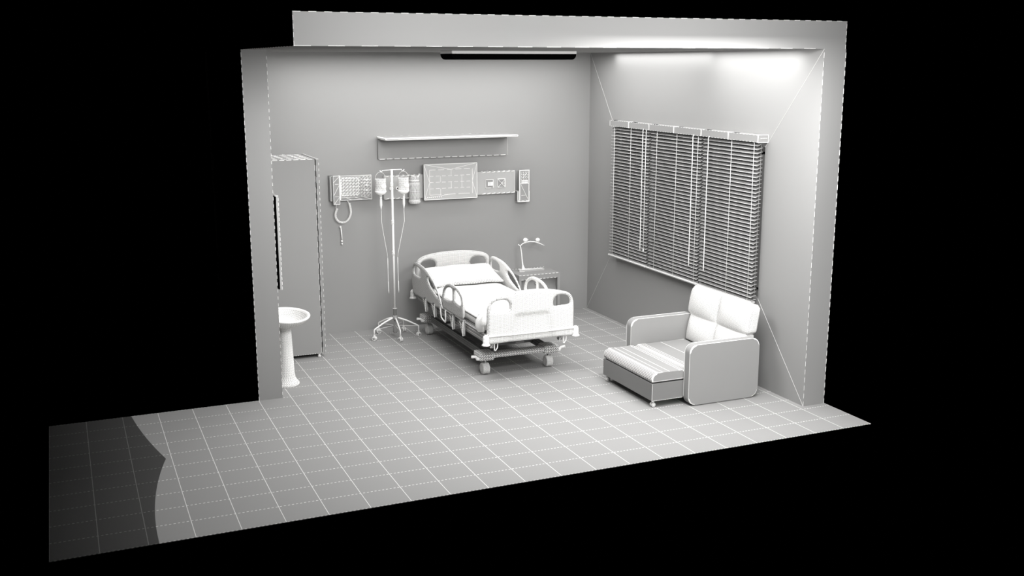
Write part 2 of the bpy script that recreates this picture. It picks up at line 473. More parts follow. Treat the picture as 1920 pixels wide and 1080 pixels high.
for s, z in (((0.32, 0.24), 0.600), ((0.42, 0.42), 0.604), ((0.62, 0.62), 0.616), ((0.80, 0.80), 0.640), ((0.92, 0.92), 0.668), ((1.0, 1.0), 0.692), ((1.0, 1.0), 0.702), ((0.97, 0.98), 0.706), ((0.90, 0.93), 0.703), ((0.86, 0.90), 0.692), ((0.76, 0.82), 0.668), ((0.6, 0.66), 0.646), ((0.42, 0.46), 0.632), ((0.24, 0.26), 0.625), ((0.10, 0.10), 0.623)):
    ring_spec.append((s, z))
for (s0, z0_), (s1, z1_) in zip(ring_spec, ring_spec[1:]):
    for q in (0, 0.5): rings.append(basin_ring((s0[0] + (s1[0] - s0[0]) * q, s0[1] + (s1[1] - s0[1]) * q), z0_ + (z1_ - z0_) * q))
rings.append(basin_ring(*ring_spec[-1]))
for a, b in zip(rings, rings[1:]):
    for k in range(64):
        f = bm.faces.new((a[k], a[(k + 1) % 64], b[(k + 1) % 64], b[k])); f.smooth = True
bm.faces.new(rings[0][::-1]); bm.faces.new(rings[-1])
obj('basin', bm, CERAM, t)

# ================================================================== wall shelf
t = thing('wall_shelf', 'long narrow wall shelf with a back plate above the bed', 'shelf', (4.43, 4.95, 2.0))
bm = B(); extrude(bm, rrect(3.632, 5.245, 1.995, 2.232, 0.02, 4, (1, 1, 0, 0)), XZ, 4.925, YB - 0.001, 0)
dashes(bm, (3.65, 4.922, 2.001), (5.24, 4.922, 2.001), 0.009, 1, 0.085, 0.72)
line(bm, (3.634, 4.922, 2.0), (3.634, 4.922, 2.23), 0.004, 2); line(bm, (5.243, 4.922, 2.0), (5.243, 4.922, 2.23), 0.004)
obj('back_plate', bm, [CLAY, WHITE, CLAY_D], t)
bm = B(); box(bm, 3.63, 5.245, 4.60, YB - 0.001, 2.234, 2.262, 0, 0.011, 4, 1)
dashes(bm, (3.72, 4.935, 2.2625), (5.22, 4.935, 2.2625), 0.004, 2, 0.09, 0.3)
dashes(bm, (3.66, 4.922, 2.222), (5.20, 4.922, 2.222), 0.005, 1, 0.10, 0.5)
obj('shelf_board', bm, [CLAY, WHITE, CLAY_L], t, label='pale rounded shelf board')

# ================================================================== headwall console
t = thing('headwall_console', 'long flat medical supply panel with gas outlets and sockets behind the bed', 'panel', (4.5, 4.95, 1.53))
bm = B(); box(bm, 3.685, 5.333, 4.905, YB - 0.001, 1.533, 1.812, 0, 0.010, 3, 0)
for i in range(26):
    x = 3.70 + i * 0.0632
    if 4.10 < x < 4.84: continue
    for z0_, z1_, s in ((1.797, 1.806, -1), (1.540, 1.548, -1)):
        tube(bm, [(x, 4.9035, z0_), (x + 0.045, 4.9035, z1_)], [0.003, 0.0075], 5, 1)
dashes(bm, (3.70, YB - 0.03, 1.813), (5.32, YB - 0.03, 1.813), 0.004, 1, 0.07, 0.35)
line(bm, (5.331, 4.905, 1.54), (5.331, 4.905, 1.80), 0.005)
obj('console_body', bm, [CLAY_L, WHITE], t)
for x in (3.772, 3.848):
    bm = B(); lathe(bm, [(0.022, 0.0), (0.024, -0.012), (0.018, -0.02), (0.010, -0.02), (0.010, -0.012), (0.0, -0.012)], (x, 4.905, 1.662), 'Y', 16)
    g = obj('gas_outlet', bm, WHITE, t, label='round white gas outlet')
    bm = B(); lathe(bm, [(0.0095, -0.0125), (0.0095, -0.0205), (0.0, -0.0205)], (x, 4.905, 1.662), 'Y', 12)
    obj('outlet_bore', bm, BLACK, g)
bm = B(); box(bm, 4.945, 5.045, 4.893, 4.905, 1.612, 1.716, 0, 0.004, 1, 1)
dashes(bm, (4.947, 4.892, 1.614), (5.043, 4.892, 1.614), 0.006, 1, 0.05, 0.7); line(bm, (5.042, 4.891, 1.614), (5.042, 4.891, 1.714), 0.009); line(bm, (4.947, 4.891, 1.713), (5.042, 4.891, 1.713), 0.008)
s = obj('wall_switch', bm, [CLAY, WHITE], t)
for a, b in ((4.972, 4.991), (4.997, 5.034)):
    bm = B(); box(bm, a, b, 4.884, 4.893, 1.640, 1.684)
    obj('rocker', bm, WHITE, s, label='white switch rocker')
bm = B(); box(bm, 5.097, 5.20, 4.893, 4.905, 1.614, 1.720, 0, 0.004, 1, 1)
for p, q in (((5.10, 1.717), (5.197, 1.617)), ((5.105, 1.617), (5.19, 1.705)), ((5.15, 1.665), (5.197, 1.665))): line(bm, (p[0], 4.891, p[1]), (q[0], 4.891, q[1]), 0.005)
line(bm, (5.196, 4.891, 1.617), (5.196, 4.891, 1.718), 0.012); line(bm, (5.10, 4.891, 1.717), (5.196, 4.891, 1.717), 0.011); dashes(bm, (5.10, 4.891, 1.616), (5.196, 4.891, 1.616), 0.006, 1, 0.05, 0.6)
s = obj('power_socket', bm, [CLAY, WHITE], t)
bm = B(); lathe(bm, [(0.005, 0), (0.005, -0.002)], (5.139, 4.893, 1.667), 'Y', 8); obj('socket_hole', bm, BLACK, s)

# suction bottle
t = thing('suction_bottle', 'ribbed clear suction bottle hung on the panel beside the monitor', 'bottle', (4.030, 4.83, 1.49))
bm = B(); n = 26
for k in range(n):
    a = 2 * PI * k / n
    lathe_p = (4.030 + 0.057 * math.cos(a), 4.83 + 0.057 * math.sin(a))
lathe(bm, [(0.0638, 1.53 - 1.49), (0.0672, 0.05), (0.0672, 0.14), (0.0672, 0.215), (0.0650, 0.235), (0.0504, 0.25)], (4.030, 4.83, 1.49), n=n)
obj('jar', bm, wire('jar_mesh', 0.0028, 0.270, 0.85), t)
bm = B(); lathe(bm, [(0.0560, -0.005), (0.0694, 0.004), (0.0706, 0.022), (0.0650, 0.036), (0.0638, 0.040)], (4.030, 4.83, 1.49), n=20); obj('base_cap', bm, METAL, t)
bm = B(); lathe(bm, [(0.0594, 0.245), (0.0594, 0.262), (0.0560, 0.268), (0.0594, 0.274), (0.0594, 0.300), (0.030, 0.318), (0.0, 0.322)], (4.030, 4.83, 1.49), n=20); obj('lid', bm, METAL, t)
bm = B(); tube(bm, [(3.985, 4.83, 1.815), (4.02, 4.80, 1.80), (4.030, 4.80, 1.79), (4.07, 4.80, 1.80), (4.09, 4.83, 1.825)], 0.009, 6); tube(bm, [(4.030, 4.84, 1.80), (4.030, 4.905, 1.80)], 0.012, 8)
obj('valve', bm, WHITE, t, label='white valve handle')

# monitor
t = thing('wall_monitor', 'flat rectangular monitor with a thin bezel on the wall above the bed', 'monitor', (4.49, 4.87, 1.51))
ax, bx, az, bz, ym = 4.158, 4.818, 1.514, 1.927, 4.850
bm = B(); box(bm, ax, bx, ym, 4.895, az, bz, 0)
yy = ym - 0.0005
for p, q in (((ax, az), (bx, az)), ((bx, az), (bx, bz)), ((bx, bz), (ax, bz)), ((ax, bz), (ax, az))): line(bm, (p[0], yy, p[1]), (q[0], yy, q[1]), 0.007)
ix0, ix1, iz0, iz1 = ax + 0.065, bx - 0.06, az + 0.055, bz - 0.065
for p, q in (((ax, az), (ix0, (iz0 + iz1) / 2)), ((ax, bz), (ix0, (iz0 + iz1) / 2)), ((bx, az), (ix1, (iz0 + iz1) / 2)), ((bx, bz), (ix1, (iz0 + iz1) / 2)), ((ax, bz), ((ax + bx) / 2, iz1)), ((bx, bz), ((ax + bx) / 2, iz1)), ((ax, az + 0.02), ((ax + bx) / 2, iz0))):
    line(bm, (p[0], yy, p[1]), (q[0], yy, q[1]), 0.004)
obj('monitor_case', bm, [CLAY_L, WHITE], t)
bm = B(); box(bm, ix0, ix1, ym - 0.003, ym, iz0, iz1, 0)
yy = ym - 0.0035
for x in (ix0, ix1): line(bm, (x, yy, iz0), (x, yy, iz1), 0.006)
dashes(bm, (ix0, yy, iz1), (ix1, yy, iz1), 0.005, 1, 0.1, 0.7); dashes(bm, (ix0, yy, iz0), (ix1, yy, iz0), 0.005, 1, 0.16, 0.8)
for k in (1, 2, 3): dashes(bm, (ix0, yy, iz0 + (iz1 - iz0) * k / 4), (ix1, yy, iz0 + (iz1 - iz0) * k / 4), 0.004, 1, 0.075, 0.62)
for k in (1, 2, 3):
    x = ix0 + (ix1 - ix0) * k / 4; h = (iz1 - iz0) / 4
    for m_ in ((0, 1), (2, 3)) if k == 1 else ((1, 2), (3, 4)) if k == 2 else ((1, 3),):
        line(bm, (x, yy, iz0 + h * m_[0]), (x, yy, iz0 + h * m_[1]), 0.004)
obj('screen', bm, [CLAY_L, WHITE], t)
for k in range(8):
    bm = B(); lathe(bm, [(0.0055, 0), (0.0055, -0.003), (0.0, -0.004)], (ax + 0.035 + 0.025 * k, ym, az + 0.028), 'Y', 8)
    obj('button', bm, WHITE, t)

# wall telephone
t = thing('wall_telephone', 'wall telephone with square screen, upright handset and coiled cord', 'telephone', (3.3, 4.9, 1.52))
bm = B(); box(bm, 3.072, 3.545, 4.905, YB - 0.001, 1.553, 1.832, 0); box(bm, 3.050, 3.10, 4.93, YB - 0.001, 1.548, 1.838, 1)
yy = 4.9045
for p, q in (((3.075, 1.83), (3.54, 1.83)), ((3.54, 1.83), (3.54, 1.553)), ((3.54, 1.553), (3.18, 1.553)), ((3.165, 1.584), (3.545, 1.584)), ((3.062, 1.553), (3.062, 1.83)), ((3.072, 1.553), (3.072, 1.83)), ((3.24, 1.583), (3.30, 1.556)), ((3.34, 1.583), (3.43, 1.556)), ((3.44, 1.583), (3.53, 1.556)), ((3.063, 1.553), (3.08, 1.553))):
    line(bm, (p[0], yy, p[1]), (q[0], yy, q[1]), 0.005, 2)
obj('phone_base', bm, [CLAY, CLAY_D, WHITE], t)
bm = B(); gbox(bm, 3.175, 3.405, 4.895, 4.905, 1.598, 1.815, 0.036)
for p, q in (((3.185, 1.61), (3.385, 1.61)), ((3.385, 1.61), (3.385, 1.80)), ((3.385, 1.80), (3.185, 1.80)), ((3.185, 1.80), (3.185, 1.61))): dashes(bm, (p[0], 4.8945, p[1]), (q[0], 4.8945, q[1]), 0.009, 1, 0.03, 0.75)
obj('phone_screen', bm, [PHONE, WHITE], t)
bm = B(); gbox(bm, 3.415, 3.532, 4.897, 4.905, 1.592, 1.822, 0.04); kp = obj('keypad', bm, PHONE, t)
for z in (1.655, 1.715, 1.775):
    bm = B(); lathe(bm, [(0.011, 0), (0.011, -0.006), (0.0, -0.008)], (3.478, 4.897, z), 'Y', 10); tube(bm, [(3.445, 4.895, z), (3.515, 4.895, z)], 0.0025, 4); obj('key', bm, WHITE, kp)
bm = B(); box(bm, 3.085, 3.155, 4.860, 4.900, 1.516, 1.836, 0, 0.002, 1, 1); box(bm, 3.155, 3.172, 4.872, 4.904, 1.56, 1.838, 1)
for p, q in (((3.09, 1.765), (3.148, 1.825)), ((3.148, 1.745), (3.105, 1.745)), ((3.09, 1.62), (3.15, 1.73)), ((3.10, 1.603), (3.15, 1.603)), ((3.095, 1.525), (3.155, 1.60))): line(bm, (p[0], 4.8595, p[1]), (q[0], 4.8595, q[1]), 0.004)
for p, q in (((3.085, 1.516), (3.155, 1.516)), ((3.085, 1.516), (3.085, 1.836)), ((3.155, 1.516), (3.155, 1.836)), ((3.085, 1.836), (3.17, 1.838))): line(bm, (p[0], 4.859, p[1]), (q[0], 4.859, q[1]), 0.006)
obj('handset', bm, [CLAY, WHITE], t)
bm = B()    # coiled cord
path = smooth_path = []
ctrl = [(3.134, 1.462), (3.118, 1.43), (3.110, 1.39), (3.118, 1.35), (3.142, 1.318), (3.175, 1.302), (3.215, 1.303), (3.252, 1.325), (3.278, 1.365), (3.290, 1.41), (3.287, 1.455), (3.274, 1.522)]
dense = []
for i in range(len(ctrl) - 1):
    p0 = ctrl[max(i - 1, 0)]; p1 = ctrl[i]; p2 = ctrl[i + 1]; p3 = ctrl[min(i + 2, len(ctrl) - 1)]
    for s_ in range(40):
        u = s_ / 40
        dense.append([0.5 * (2 * p1[c] + (-p0[c] + p2[c]) * u + (2 * p0[c] - 5 * p1[c] + 4 * p2[c] - p3[c]) * u * u + (-p0[c] + 3 * p1[c] - 3 * p2[c] + p3[c]) * u ** 3) for c in (0, 1)])
acc = 0; coil = []
for i, (x, z) in enumerate(dense):
    if i: acc += math.hypot(x - dense[i - 1][0], z - dense[i - 1][1])
    q = dense[min(i + 1, len(dense) - 1)]; p = dense[max(i - 1, 0)]
    tx, tz = q[0] - p[0], q[1] - p[1]; L = math.hypot(tx, tz) or 1; nx_, nz_ = -tz / L, tx / L
    a = acc / 0.0095 * 2 * PI
    coil.append((x + nx_ * 0.0105 * math.cos(a), 4.905 + 0.0105 * math.sin(a), z + nz_ * 0.0105 * math.cos(a)))
tube(bm, coil, 0.0028, 5)
tube(bm, [(3.118, 4.88, 1.516), (3.118, 4.89, 1.49), (3.116, 4.90, 1.475), (3.134, 4.905, 1.462)], 0.003, 5)
tube(bm, [(3.274, 4.905, 1.522), (3.258, 4.91, 1.54), (3.256, 4.915, 1.555)], 0.003, 5)
obj('coiled_cord', bm, WHITE, t, label='white coiled cord')
# little rod below the cord
t = thing('call_pull_rod', 'small white pull rod with round knobs on the wall below the coiled telephone cord', 'pull rod', (3.17, 4.94, 1.06))
bm = B(); tube(bm, [(3.172, 4.925, 1.245), (3.178, 4.925, 1.16), (3.182, 4.925, 1.09)], [0.005, 0.0065, 0.006], 8); obj('rod', bm, WHITE, t)
for x, z, r in ((3.168, 1.248, 0.0125), (3.179, 1.083, 0.0125), (3.181, 1.050, 0.0105)):
    bm = B(); lathe(bm, [(0, -r)] + [(r * math.cos(a), r * math.sin(a)) for a in [(-0.4 + 0.1 * k) * PI for k in range(9)]] + [(0, r)], (x, 4.93, z), n=12); tube(bm, [(x, 4.93, z), (x, YB - 0.001, z)], 0.004, 6); obj('knob', bm, WHITE, t)

# bedside controller
t = thing('wall_controller', 'upright hand controller with a small display in a wall holder right of the console', 'controller', (5.42, 4.9, 1.42))
bm = B(); box(bm, 5.352, 5.505, 4.865, YB - 0.001, 1.425, 1.56, 0, 0.004, 1, 1); box(bm, 5.362, 5.50, 4.86, 4.867, 1.428, 1.45, 1)
for x in (5.354, 5.503): line(bm, (x, 4.864, 1.43), (x, 4.864, 1.558), 0.012)
dashes(bm, (5.38, 4.862, 1.44), (5.49, 4.862, 1.44), 0.008, 2, 0.05, 0.4)
obj('holder', bm, [CLAY, WHITE, CLAY_D], t)
bm = B(); box(bm, 5.362, 5.495, 4.842, 4.864, 1.452, 1.817, 0, 0.003, 1, 1)
yy = 4.841
for p, q, w in (((5.367, 1.455), (5.367, 1.815), 0.014), ((5.490, 1.455), (5.490, 1.815), 0.009), ((5.365, 1.811), (5.492, 1.811), 0.012), ((5.37, 1.651), (5.49, 1.651), 0.006), ((5.385, 1.64), (5.478, 1.46), 0.004)):
    line(bm, (p[0], yy, p[1]), (q[0], yy, q[1]), w)
dashes(bm, (5.39, yy, 1.508), (5.45, yy, 1.512), 0.006, 1, 0.014, 0.6)
hs = obj('hand_unit', bm, [CLAY, WHITE], t)
bm = B(); gbox(bm, 5.385, 5.478, 4.838, 4.842, 1.70, 1.795, 0.03); line(bm, (5.40, 4.8375, 1.715), (5.46, 4.8375, 1.785), 0.004); obj('display', bm, [METAL, WHITE], hs)
bm = B()
for i in range(4):
    for j in range(2): box(bm, 5.390 + 0.022 * i, 5.407 + 0.022 * i, 4.836, 4.842, 1.658 + 0.02 * j, 1.673 + 0.02 * j)
obj('keypad', bm, WHITE, hs, label='white keypad')

# ================================================================== IV stand
t = thing('drip_stand', 'tall wheeled drip stand with five splayed legs beside the bed', 'drip stand', (3.66, 4.50, 0))
PX, PY = 3.66, 4.50
bm = B(); tube(bm, [(PX, PY, 0.26), (PX + 0.003, PY, 1.922)], 0.0125, 10); 
for z in (1.72, 1.30, 0.95): lathe(bm, [(0.013, 0), (0.017, 0.01), (0.017, 0.05), (0.013, 0.06)], (PX, PY, z), n=10)
obj('pole', bm, wire('pole_mesh', 0.004, 0.315, 0.95), t)
bm = B(); tube(bm, [(3.528, PY, 1.918), (3.534, PY, 1.902), (3.545, PY, 1.900), (3.555, PY, 1.915), (3.66, PY, 1.921), (3.775, PY, 1.921), (3.785, PY, 1.904), (3.798, PY, 1.902), (3.808, PY, 1.920)], 0.0042, 6)
obj('hook_bar', bm, WHITE, t)
bm = B(); lathe(bm, [(0.02, 0.225), (0.021, 0.335), (0.027, 0.335), (0.027, 0.342), (0.014, 0.342)], (PX, PY, 0), n=14); obj('collar', bm, CLAY_L, t)
bm = B(); lathe(bm, [(0.018, 0.205), (0.030, 0.21), (0.034, 0.235), (0.026, 0.255), (0.015, 0.26)], (PX, PY, 0), n=14); lathe(bm, [(0.020, 0.055), (0.026, 0.065), (0.026, 0.13), (0.014, 0.16), (0.014, 0.21)], (PX, PY, 0), n=12); obj('hub', bm, CLAY, t)
for (lx, ly) in ((3.393, 4.432), (3.652, 4.275), (3.915, 4.42), (3.823, 4.70), (3.531, 4.735)):
    bm = B(); dx, dy = lx - PX, ly - PY
    tube(bm, [(PX + dx * 0.06, PY + dy * 0.06, 0.235), (PX + dx * 0.5, PY + dy * 0.5, 0.195), (PX + dx * 0.96, PY + dy * 0.96, 0.135), (lx, ly, 0.125), (lx, ly, 0.065)], [0.010, 0.009, 0.008, 0.008, 0.007], 6)
    tube(bm, [(PX + dx * 0.05, PY + dy * 0.05, 0.14), (PX + dx * 0.95, PY + dy * 0.95, 0.127)], 0.0025, 4)
    lg = obj('leg', bm, WHITE, t)
    bm = B(); ang = random.random() * 3
    for s in (-1, 1):
        c = Vector((lx, ly, 0.027)) + Vector((math.cos(ang), math.sin(ang), 0)) * 0.012 * s
        ax_ = Vector((math.cos(ang), math.sin(ang), 0)) * 0.009
        tube(bm, [c - ax_, c - ax_ * 0.5, c + ax_ * 0.5, c + ax_], [0.022, 0.027, 0.027, 0.022], 14)
    tube(bm, [(lx, ly, 0.04), (lx, ly, 0.07)], 0.012, 8)
    obj('caster', bm, METAL, lg)
def drip(cx, label, tipx):
    t = thing('infusion_bottle', label, 'infusion bottle', (cx, PY, 1.62), 'infusion bottles on the drip stand')
    bm = B(); lathe(bm, [(0.060, 0.148), (0.061, 0.145), (0.061, 0.10), (0.061, 0.06), (0.061, 0.015), (0.064, 0.012)], (cx, PY, 1.678), n=30, mi=0)
    obj('bottle', bm, wire('bottle_mesh', 0.0038, 0.225, 0.92) if 'bottle_mesh' not in bpy.data.materials else bpy.data.materials['bottle_mesh'], t)
    bm = B(); lathe(bm, [(0.064, 0.014), (0.063, 0.0), (0.050, -0.018), (0.028, -0.030), (0.013, -0.034), (0.013, -0.055), (0.0, -0.056)], (cx, PY, 1.678), n=24); obj('bottle_neck', bm, WHITE, t)
    bm = B(); lathe(bm, [(0.0, 0), (0.03, 0.0), (0.03, 0.003), (0.0, 0.004)], (cx + 0.018, PY - 0.055, 1.745), 'Y', 20); 
    for v in bm.verts: v.co.y = PY - 0.0625 - (0.0015 if v.co.y > PY - 0.053 else 0)
    obj('round_label', bm, WHITE, t, label='white round label')
    bm = B(); tube(bm, [(cx + 0.058 * math.cos(a), PY + 0.0, 1.826 + 0.074 * math.sin(a)) for a in [PI * k / 14 for k in range(15)]], 0.0014, 4); obj('hanger_loop', bm, WHITE, t)
    bm = B(); lathe(bm, [(0.008, -0.056), (0.013, -0.062), (0.008, -0.070), (0.012, -0.085), (0.0135, -0.10), (0.0135, -0.145), (0.009, -0.165), (0.005, -0.185), (0.003, -0.20)], (cx, PY, 1.678), n=12); obj('drip_chamber', bm, WHITE, t)
    bm = B(); s = tipx - cx
    tube(bm, [(cx, PY, 1.48), (cx + 0.002, PY, 1.34), (cx + s * 0.35, PY, 1.20), (tipx - s * 0.08, PY, 0.985), (tipx, PY, 0.93)], 0.0024, 5)
    tube(bm, [(tipx, PY, 0.93), (tipx, PY, 0.87), (tipx, PY, 0.80), (tipx, PY, 0.66), (tipx + 0.001, PY, 0.655), (tipx + 0.002, PY, 0.55), (tipx + 0.003, PY, 0.52)], [0.0024, 0.0042, 0.003, 0.003, 0.0045, 0.0045, 0.002], 6)
    obj('tubing', bm, WHITE, t)
drip(3.530, 'inverted infusion bottle on the left hook of the drip stand', 3.592)
drip(3.796, 'inverted infusion bottle on the right hook, in front of the ribbed suction bottle', 3.710)

# ================================================================== hospital bed
BX = 4.415
bed = thing('hospital_bed', 'white adjustable hospital bed with side rails and casters', 'bed', (BX, 3.51, 0))
def foot_map(u, v, w): return (u, 2.392 + w - 0.03 * (1 - ((u - BX) / 0.47) ** 2) * 0.6, v)
half = [(0.462, 0.412), (0.466, 0.52), (0.467, 0.62), (0.466, 0.71), (0.455, 0.785), (0.410, 0.846), (0.310, 0.880), (0.16, 0.908)]
outer = [(BX + a, b) for a, b in half] + [(BX, 0.918)] + [(BX - a, b) for a, b in half[::-1]] + [(BX - 0.30, 0.410), (BX, 0.410), (BX + 0.30, 0.410)]
hole = [(0.236, 0.740), (0.236, 0.790), (0.262, 0.826), (0.312, 0.840), (0.385, 0.826), (0.418, 0.795), (0.424, 0.745), (0.405, 0.731), (0.33, 0.728), (0.255, 0.727)]
holes = [[(BX + a, b) for a, b in hole], [(BX - a, b) for a, b in hole]]
def relief(u, v):
    k = abs(u - BX)
    a = 0.018 * max(0, min(1, (0.20 + 0.25 * (0.69 - v) - k) / 0.05)) * max(0, min(1, (0.700 - v) / 0.04))
    return a
bm = B(); panel(bm, outer, holes, 0.0145, 0.05, foot_map, 0.022, 0, relief)
fb = obj('footboard', bm, FOOT, bed)
bm = B(); pts = [(BX - 0.472 + 0.944 * k / 30) for k in range(31)]
tube(bm, [(x, 2.362 - 0.018 * (1 - ((x - BX) / 0.47) ** 2), 0.489) for x in pts], 0.0085, 8)
obj('protective_strip', bm, WHITE, fb, label='white bumper strip')
def head_map(u, v, w): return (u, 4.60 + w + 0.02 * (1 - ((u - BX) / 0.45) ** 2), v)
hh = [(0.455, 0.45), (0.458, 0.62), (0.456, 0.78), (0.440, 0.852), (0.365, 0.898), (0.205, 0.926)]
outer = [(BX + a, b) for a, b in hh] + [(BX, 0.935)] + [(BX - a, b) for a, b in hh[::-1]] + [(BX, 0.449)]
hole = [(0.215, 0.770), (0.220, 0.815), (0.255, 0.846), (0.310, 0.853), (0.380, 0.835), (0.405, 0.800), (0.405, 0.765), (0.38, 0.752), (0.25, 0.752)]
bm = B(); panel(bm, outer, [[(BX + a, b) for a, b in hole], [(BX - a, b) for a, b in hole]], 0.0145, 0.04, head_map, 0.02)
obj('headboard', bm, HEADM, bed)
# side rails
r1 = [(4.645, 0.50), (4.655, 0.62), (4.650, 0.74), (4.620, 0.815), (4.55, 0.846), (4.42, 0.850), (4.22, 0.834), (4.03, 0.783), (3.865, 0.705), (3.74, 0.610), (3.665, 0.520), (3.672, 0.484), (3.95, 0.472), (4.35, 0.470), (4.61, 0.474)]
w1 = [(4.590, 0.705), (4.598, 0.765), (4.550, 0.803), (4.44, 0.805), (4.345, 0.780), (4.315, 0.735), (4.36, 0.705), (4.48, 0.695)]
w2 = [(4.125, 0.735), (4.075, 0.757), (3.96, 0.725), (3.85, 0.668), (3.765, 0.602), (3.785, 0.590), (3.90, 0.618), (4.05, 0.672)]
r2 = [(3.600, 0.53), (3.618, 0.64), (3.595, 0.715), (3.52, 0.778), (3.40, 0.815), (3.26, 0.820), (3.11, 0.797), (3.015, 0.735), (2.992, 0.64), (2.990, 0.555), (3.03, 0.518), (3.20, 0.512), (3.40, 0.511), (3.56, 0.514)]
w3 = [(3.572, 0.64), (3.562, 0.70), (3.49, 0.752), (3.385, 0.778), (3.305, 0.768), (3.295, 0.71), (3.315, 0.655), (3.43, 0.632), (3.53, 0.628)]
w4 = [(3.245, 0.778), (3.165, 0.772), (3.075, 0.735), (3.045, 0.680), (3.075, 0.648), (3.17, 0.650), (3.245, 0.665), (3.262, 0.72)]
for side, X0, mt in ((-1, 3.936, RAIL_SHADED), (1, 4.894, RAILR)):
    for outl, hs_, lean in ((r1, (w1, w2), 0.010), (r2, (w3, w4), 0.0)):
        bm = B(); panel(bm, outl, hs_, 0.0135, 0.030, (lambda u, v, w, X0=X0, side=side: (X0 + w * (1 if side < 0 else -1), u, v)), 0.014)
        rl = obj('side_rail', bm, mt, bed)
        ys = (4.17, 3.875) if outl is r1 else (3.292, 2.99)
        for y in ys:
            bm = B(); xx = X0 + 0.004 * side
            extrude(bm, [(y - 0.010, 0.352), (y + 0.004, 0.348), (y + 0.070, 0.44), (y + 0.075, 0.50), (y - 0.018, 0.52)], YZ, xx - 0.012, xx + 0.012, 0)
            line(bm, (xx + 0.014 * side, y - 0.015, 0.352), (xx + 0.014 * side, y - 0.02, 0.50), 0.010, 1)
            for k in range(5): line(bm, (xx + 0.014 * side, y - 0.012, 0.37 + 0.022 * k), (xx + 0.014 * side, y + 0.02 + 0.016 * k, 0.39 + 0.022 * k), 0.004, 1)
            obj('link_arm', bm, [METAL, WHITE], rl)
    bm = B(); xx = X0 + 0.012 * side   # release handle: an open loop
    tube(bm, [(xx, 3.672, 0.505), (xx, 3.665, 0.44), (xx, 3.650, 0.398), (xx, 3.600, 0.384), (xx, 3.520, 0.372), (xx, 3.515, 0.39), (xx, 3.515, 0.505)], 0.0075, 6)
    obj('release_handle', bm, WHITE, bed)
# corner bumpers
for x in (3.930, 4.900):
    for y in (2.372, 4.655):
        bm = B(); lathe(bm, [(0.040, 0.400), (0.041, 0.408), (0.033, 0.416), (0.030, 0.425), (0.030, 0.478), (0.024, 0.496), (0.010, 0.504), (0.0, 0.505)], (x, y, 0), n=18)
        s = 1 if x < BX else -1; tube(bm, [(x, y, 0.455), (x + 0.045 * s, y + (0.02 if y < 3 else -0.02), 0.455)], 0.014, 8)
        obj('corner_bumper', bm, CERAM if y < 3 else METAL, bed)
# deck
bm = B()
for x in (3.985, 4.845):
    for z0_, z1_ in ((0.395, 0.420), (0.428, 0.452), (0.462, 0.478)): box(bm, x - 0.018, x + 0.018, 2.44, 4.58, z0_, z1_)
    box(bm, x - 0.010, x + 0.010, 2.44, 4.58, 0.40, 0.47)
    for z in (0.420, 0.452, 0.478): line(bm, (x - 0.018 if x < BX else x + 0.018, 2.44, z), (x - 0.018 if x < BX else x + 0.018, 4.58, z), 0.0035)
for y in (2.45, 2.9, 3.3, 3.7, 4.1, 4.55): box(bm, 3.99, 4.84, y - 0.02, y + 0.02, 0.41, 0.46)
obj('deck_frame', bm, [CLAY, WHITE], bed)
bm = B(); gbox(bm, 4.0, 4.83, 2.45, 4.56, 0.478, 0.492, 0.09); obj('deck_panel', bm, CLAY, bed)
for y in (2.62, 2.52):
    bm = B(); tube(bm, [(3.962, y, 0.478), (3.962, y, 0.56)], 0.004, 6); obj('retainer_post', bm, WHITE, bed)
for x in (4.03, 4.775):     # brackets hanging below the footboard
    bm = B(); tube(bm, [(x, 2.40, 0.42), (x, 2.40, 0.335), (x + 0.012, 2.40, 0.33), (x + 0.032, 2.40, 0.36), (x + 0.036, 2.40, 0.42)], 0.006, 6)
    box(bm, x - 0.04, x + 0.005, 2.405, 2.46, 0.36, 0.42, 1); obj('foot_bracket', bm, [WHITE, METAL], bed)
# base
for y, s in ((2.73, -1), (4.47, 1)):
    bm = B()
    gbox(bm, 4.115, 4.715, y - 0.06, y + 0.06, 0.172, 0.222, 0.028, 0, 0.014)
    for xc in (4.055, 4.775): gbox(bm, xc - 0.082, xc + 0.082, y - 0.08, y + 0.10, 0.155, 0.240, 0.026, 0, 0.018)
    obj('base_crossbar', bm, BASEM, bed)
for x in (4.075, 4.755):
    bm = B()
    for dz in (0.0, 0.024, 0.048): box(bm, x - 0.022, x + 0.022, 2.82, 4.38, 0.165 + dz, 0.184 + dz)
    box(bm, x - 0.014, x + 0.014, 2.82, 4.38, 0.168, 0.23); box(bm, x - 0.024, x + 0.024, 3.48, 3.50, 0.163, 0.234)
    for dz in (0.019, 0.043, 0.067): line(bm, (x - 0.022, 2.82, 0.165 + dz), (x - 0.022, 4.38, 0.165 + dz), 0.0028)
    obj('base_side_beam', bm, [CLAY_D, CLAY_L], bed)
for x in (4.25, 4.58):      # lifting arms
    for ya, yb in ((3.05, 3.45), (4.15, 3.75)):
        bm = B(); tube(bm, [(x, ya, 0.20), (x, yb, 0.42)], 0.022, 8); tube(bm, [(x - 0.05, ya, 0.20), (x + 0.05, ya, 0.20)], 0.016, 8); obj('lift_arm', bm, CLAY, bed)
bm = B(); tube(bm, [(BX, 2.95, 0.26), (BX, 3.55, 0.31)], 0.03, 10); box(bm, BX - 0.07, BX + 0.07, 3.5, 3.75, 0.26, 0.36, 0, 0.01); obj('lift_motor', bm, CLAY_D, bed)
for y in (3.05, 4.15):
    bm = B(); tube(bm, [(4.10, y, 0.20), (4.73, y, 0.20)], 0.014, 8); obj('cross_tube', bm, CLAY_D, bed)
